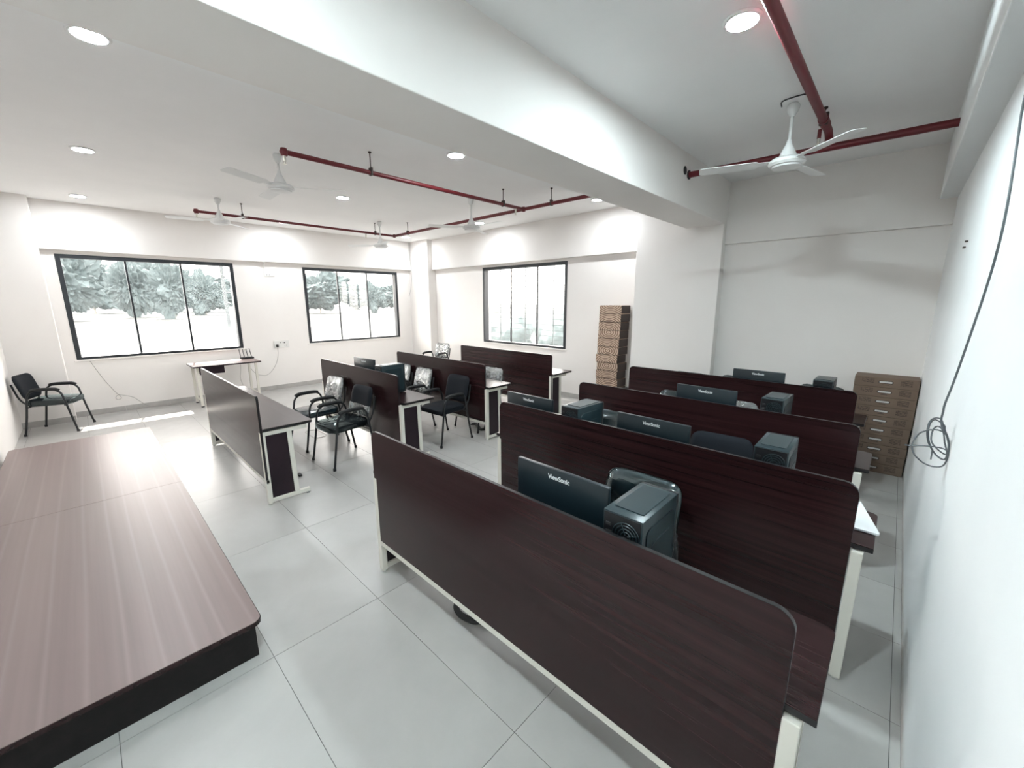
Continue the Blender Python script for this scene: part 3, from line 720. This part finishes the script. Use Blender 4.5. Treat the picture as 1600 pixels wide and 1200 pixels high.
# ------------------------------------------------------------------ carton stacks
rs = random.Random(3)
CW, CD, CHH = .515, .30, .1055
bodym = MB().box(-CW/2, CW/2, -CD/2, CD/2, .0005, CHH-.0015, .003).mesh('body', 'carton')
slotm = MB().prism(rrect(-.052, .052, .048, .066, .008, 3), 'y', -CD/2-.0015, -CD/2+.004).mesh('handle_slot', 'slot')
rimm = MB().prism(rrect(-.060, .060, .042, .071, .012, 3), 'y', -CD/2-.0008, -CD/2+.003).mesh('slot_rim', 'print')
printsL = MB().box(-.195, -.095, -CD/2-.0008, -CD/2+.001, .040, .088).mesh('print', 'print_block')
printsR = MB().box(.115, .205, -CD/2-.0008, -CD/2+.001, .030, .088).mesh('print', 'print_block')
printsC = MB().box(-.028, .026, -CD/2-.0008, -CD/2+.001, .026, .032).mesh('print', 'print')
ORD = ['topmost', 'second from the top', 'third from the top', 'fourth from the top', 'fifth from the top', 'sixth from the top', 'seventh from the top', 'eighth from the top', 'ninth from the top', 'tenth from the top', 'eleventh from the top', 'twelfth from the top', 'lowest']
for k in range(10):
    i = 9-k; nm = ORD[i] if i < 9 else 'lowest'
    t = thing('flat_carton', 'flat brown carton with white handle slot in the right corner stack, %s' % nm, 'box', (9.612+rs.uniform(-.004, .004), 4.90+rs.uniform(-.004, .004), k*CHH), 0, 'flat cartons stacked in the right corner')
    b = put('body', bodym, t); put('slot_rim', rimm, b); put('handle_slot', slotm, b); [put('print', q, b) for q in (printsL, printsR, printsC)]
n13 = 13; bh = 1.79/n13
ringm = MB().box(-.205, .205, -.15, .15, -bh/2+.001, bh/2-.001, .008).mesh('body', 'ring_carton')
endm = MB().box(.2035, .207, -.148, .148, -bh/2+.006, bh/2-.006).mesh('dark_side_sheet', 'print')  # thin dark sheet covering the right side of each carton
for k in range(n13):
    i = n13-1-k
    t = thing('printed_carton', 'brown carton printed with pale ring pattern in the tall narrow stack, %s' % ORD[i], 'box', (6.095-.013*(k < 7)+rs.uniform(-.012, .012), 5.19+rs.uniform(-.008, .008), bh*(k+.5)), R(rs.uniform(-1, 1)), 'cartons in the tall narrow stack by the white column')
    b = put('body', ringm, t); put('dark_side_sheet', endm, b)
    MB().box(-.19, .19, -.1512, -.1495, -bh/2+.004, -bh/2+.010).build('seam', 'print', b)

# ------------------------------------------------------------------ small things
tag(MB().prism([(-.20, -.17), (.058, -.165), (.06, -.15), (-.03, .20), (-.20, .20)], 'z', 0, .012, .002).build('paper_folder', 'paper', None, (9.640, 1.625, .740)), 'white folder sticking out over the right end of the second right desk', 'folder')
# cable coil on the right wall
F = .907; Y0 = 1.62
def cc(pts, dy=0.): return [(9.6308+(x-9.6308)*F, Y0+dy+.012*math.sin(i*1.3), 1.8621+(z-1.8621)*F) for i, (x, z) in enumerate(pts)]
co = thing('cable_coil', 'grey cable hanging down the right wall and coiled into a tangle', 'cable', (9.86, Y0, 1.1))
iv = Matrix.Translation((-9.86, -Y0, -1.1))
big = [(9.813, 1.201), (9.786, 1.174), (9.77, 1.131), (9.768, 1.098), (9.782, 1.062), (9.811, 1.03), (9.835, 1.014), (9.861, 1.012), (9.889, 1.027), (9.9, 1.063), (9.9, 1.114), (9.894, 1.162), (9.872, 1.2), (9.845, 1.213), (9.825, 1.208)]
l2 = [(9.851, 1.266), (9.829, 1.263), (9.815, 1.243), (9.811, 1.213), (9.814, 1.176), (9.826, 1.131), (9.85, 1.086), (9.872, 1.063), (9.892, 1.059), (9.9, 1.088), (9.9, 1.126), (9.888, 1.171), (9.871, 1.211), (9.863, 1.24)]
l3 = [(9.843, 1.232), (9.833, 1.215), (9.829, 1.185), (9.834, 1.148), (9.86, 1.116), (9.891, 1.092), (9.895, 1.106), (9.88, 1.153), (9.869, 1.201), (9.857, 1.227)]
l4 = [(x+.006, z-.008) for x, z in l2[1:]]
for l, dy in ((big, 0), (l2, .015), (l3, -.015), ([(min(x, 9.9), z) for x, z in l4], .03)):
    MB().tube(cc(l, dy), .0032, 7, True, 3).xf(iv).build('cable_loop', 'cable_grey', co, smooth=True)
MB().tube(cc([(9.741, 1.11), (9.758, 1.106), (9.823, 1.121), (9.873, 1.126), (9.899, 1.115)], -.02), .0032, 7, False, 4).xf(iv).build('cable_end', 'cable_grey', co)
MB().tube(cc([(9.844, 1.101), (9.846, 1.073), (9.846, 1.047)]), .003, 7, False, 3).xf(iv).build('cable_end', 'cable_grey', co)
hang = cc([(9.864, 1.214), (9.853, 1.262), (9.853, 1.305), (9.852, 1.351)]) + [(9.842, 1.60, 1.50), (9.856, 1.56, 1.70), (9.866, 1.50, 1.90), (9.868, 1.44, 2.06), (9.866, 1.43, 2.22), (9.866, 1.56, 2.49), (9.868, 1.64, 2.61), (9.870, 1.68, 2.849)]
MB().tube(hang, .0042, 7, False, 4).xf(iv).build('hanging_cable', 'cable_grey', co, smooth=True)
# wires and sockets on the far wall
tag(MB().tube([(.012, -1.04, .925), (.015, -.933, .618), (.018, -.815, .356), (.02, -.768, .285), (.022, -.755, .232), (.026, -.80, .215), (.028, -.822, .25), (.024, -.785, .295), (.02, -.70, .27), (.02, -.60, .22), (.02, -.519, .125), (.03, -.42, .03), (.08, -.25, .006), (.16, .02, .006)], .0035, 6, False, 5).build('loose_wire', 'cable_thin'), 'thin loose wire with one loop hanging from the left window to the floor', 'wire')
def plate(y, z, w_, h, label, holes):
    t = thing('socket_plate', label, 'socket', (0, y, z))
    MB().box(0, .012, -w_/2, w_/2, -h/2, h/2, .003).build('plate', 'white_plastic', t)
    for hy, hz, r in holes: MB().box(.0115, .0135, hy-r, hy+r, hz-r, hz+r).build('socket_hole', 'rubber', t)
    return t
plate(1.87, .965, .30, .15, 'white switch and socket plate on the far wall between the windows', [(-.02, .035, .008), (.03, .035, .006), (.055, .03, .011), (.06, -.03, .006), (.09, -.03, .006)])
plate(1.79, 2.405, .19, .055, 'small white switch box high on the far wall between the windows', [(-.05, 0, .006), (0, 0, .006)])
pl = thing('power_plug', 'black plug in the far wall socket with a pale cord drooping to the table', 'plug', (.012, 1.775, .94))
MB().box(.0025, .045, -.022, .022, -.03, .028, .008).build('plug_body', 'rubber', pl)
MB().tube([(.03, 0, -.03), (.035, -.012, -.2), (.03, -.06, -.37), (.03, -.16, -.52), (.04, -.27, -.60), (.05, -.36, -.59), (.05, -.46, -.55), (.045, -.56, -.40), (.04, -.62, -.19)], .004, 6, False, 5).build('cord', 'cable_thin', pl)
tag(MB().tube([(.17, 1.02, .722), (.16, 1.03, .62), (.15, 1.02, .50), (.15, 1.0, .37), (.15, 1.02, .25), (.16, 1.05, .12), (.17, 1.06, .006)], .0035, 6, False, 5).build('router_cable', 'cable_thin'), 'thin cable hanging under the table with the router', 'wire')
tag(MB().tube([(.006, 1.70, 2.436), (.008, 1.70, 2.52), (.05, 1.70, 2.6), (.087, 1.71, 2.655), (.087, 1.9, 2.672), (.087, 4.9, 2.672), (.088, 5.08, 2.685), (.088, 5.11, 2.9), (.088, 5.10, 3.366)], .006, 6, False, 3).build('surface_wire', 'white_plastic'), 'pale wire running along the lintel from the small switch box to the far corner', 'wire')
tag(MB().tube([(.092, 5.128, 3.366), (.10, 5.125, 3.0), (.12, 5.132, 2.7), (.11, 5.135, 2.4), (.10, 5.10, 2.15), (.13, 5.02, 2.0)], .004, 6, False, 5).build('dangling_wire', 'cable_thin'), 'thin wire dangling down the far right corner beside the column', 'wire')
# things on the floor
tag(MB().box(-.035, .035, -.018, .018, 0, .022, .006).build('adapter', 'rubber', None, (5.10, .352, 0)), 'small black adapter on the floor beside the desk next to the platform', 'adapter')
tag(MB().tube([(7.84, .36, .02), (7.88, .29, .02), (7.94, .262, .02), (8.01, .268, .02), (8.06, .29, .02), (8.12, .36, .02)], .018, 8, False, 4).build('cable_bundle', 'rubber'), 'thick black cable bundle on the floor under the nearest desk', 'cable')
cb = thing('cable_bundle', 'black cable bundle with loose ends on the floor near the plain black chair', 'cable', (5.25, 2.82, 0))
for k, (a, b) in enumerate(((0, 0), (.015, .02), (-.012, .03))):
    MB().tube([(-.14+a, -.02+b, .03), (-.08+a, .03+b, .03), (.04+a, -.03+b, .016), (.13+a, -.06+b, .014), (.15+a, .0+b, .03), (.10+a+.03*k, .07+b, .13)], .013, 8, False, 4).build('cable', 'rubber', cb)
tag(MB().tube([(3.56+.22*math.cos(a)*1.0+.2, 1.04+.10*math.sin(a)+.02*math.sin(3*a), .004+.002*math.sin(2*a)) for a in [k*math.pi/9 for k in range(34)]], .003, 6).build('loose_wire', 'cable_thin'), 'pale wire coil lying on the floor under the wrapped chairs', 'wire')
for y, z, l in ((3.06, 2.205, 'left'), (2.97, 2.235, 'right')):
    tag(MB().box(9.866, 9.8805, y-.012, y+.012, z-.005, z+.005, .002).build('wall_plug', 'print'), 'tiny dark wall plug high on the right wall, %s of the pair' % l, 'wall plug')

# ------------------------------------------------------------------ outside
tag(MB().box(-260, -T, -200, 260, -1.1, -.62).build('ground_far', 'earth'), kind='structure')
tag(MB().box(-T, 60, YB+T, 200, -1.1, -.62).build('ground_back', 'earth'), kind='structure')
def blob(seed, rx, rz, sub=4, jit=.08):
    q = random.Random(seed); m = MB(); g = bmesh.ops.create_icosphere(m.bm, subdivisions=sub, radius=1)
    lumps = [(Vector((q.gauss(0, 1), q.gauss(0, 1), q.gauss(0, 1))).normalized(), q.uniform(.15, .4), q.uniform(3, 7)) for _ in range(26)]
    for v in m.bm.verts:
        d = v.co.normalized(); s = .72
        for l, a, k in lumps: s += a*max(0, d.dot(l))**(k*6)
        s += q.uniform(-jit, jit)
        v.co = Vector((d.x*s*rx, d.y*s*rx, d.z*s*rz))
    return m
def tree(x, y, h, wd, label, seed):
    t = thing('tree', label, 'tree', (x, y, -.62), random.Random(seed).uniform(0, 6), 'pale trees seen through the windows')
    MB().tube([(0, 0, 0), (.1, .05, h*.3), (0, .1, h*.6)], max(.12, h*.018), 8).build('trunk', 'bark', t)
    blob(seed*3, wd*.5, h*.5, 5, .13).build('crown', 'leaf', t, (0, 0, h*.5))
tree(-72, -2.2, 10.5, 8.0, 'tall pale tree outside the left window, filling its left pane', 2)
tree(-82, 5.6, 9.6, 6.5, 'pale tree outside the left window, at the left bar', 3)
tree(-70, 9.0, 8.6, 5.5, 'pale tree outside the left window, behind its middle pane', 4)
tree(-88, 16.0, 7.6, 7.0, 'low pale tree outside the left window, left of the steel mast', 5)
tree(-90, 23.8, 6.6, 6.5, 'low pale tree outside the left window, right of the steel mast', 6)
tree(-84, 36.0, 8.6, 12.0, 'wide pale tree outside the far right window, behind its left pane', 7)
tree(-78, 45.5, 6.8, 5.0, 'thin pale tree outside the far right window, behind its middle pane', 8)
tree(-70, 51.5, 8.0, 8.0, 'pale tree outside the far right window, behind its right pane', 9)
for x, y, h, wd, l, sd in ((-118, 1.5, 12.5, 13, 'distant pale tree outside the left window, behind the tree in its left pane', 41), (-140, 13.5, 14.5, 14, 'distant pale tree outside the left window, behind the tree at the left bar', 42),
        (-120, 21.0, 10.0, 14, 'distant pale tree outside the left window, behind the low tree left of the mast', 43), (-142, 40.0, 9.5, 14, 'distant pale tree outside the left window, at its right edge', 44),
        (-120, 62.0, 8.5, 14, 'distant pale tree outside the far right window, behind its middle pane', 45), (-112, 73.0, 9.5, 13, 'distant pale tree outside the far right window, behind its right pane', 46)):
    tree(x, y, h, wd, l, sd)
mast = thing('lattice_mast', 'grey steel lattice mast outside the left window, behind its right pane', 'mast', (-40, 9.35, -.62))
MB().box(-.14, .14, -.14, .14, 0, 12).build('column', 'galv', mast)
for k in range(6):
    z = 3.4+1.5*k
    MB().tube([(0, .1, z), (0, 2.4, z)], .035, 6).build('strut', 'galv', mast)
    MB().tube([(0, .1, z), (0, 2.4, z+1.5)], .035, 6).build('brace', 'galv', mast)
    MB().tube([(0, .1, z+1.5), (0, 2.4, z)], .035, 6).build('brace', 'galv', mast)
MB().tube([(0, 2.4, 0), (0, 2.4, 12)], .05, 6).build('strut', 'galv', mast)
def shrub(x, y, h, label, seed):
    t = thing('shrub', label, 'shrub', (x, y, -.62), 0, 'pale shrubs outside the back window')
    blob(seed, h*.55, h*.5).build('foliage', 'leaf', t, (0, 0, h*.5), smooth=True)
    MB().tube([(0, 0, 0), (0, 0, h*.5)], .04, 6).build('stem', 'bark', t)
shrub(-.6, 9.6, 2.0, 'low pale shrub outside the back window, behind its left pane', 31)
shrub(1.5, 10.2, 2.3, 'taller pale shrub outside the back window, behind its middle pane', 32)
shrub(4.6, 9.4, 2.2, 'broad pale shrub outside the back window, behind its right pane', 33)
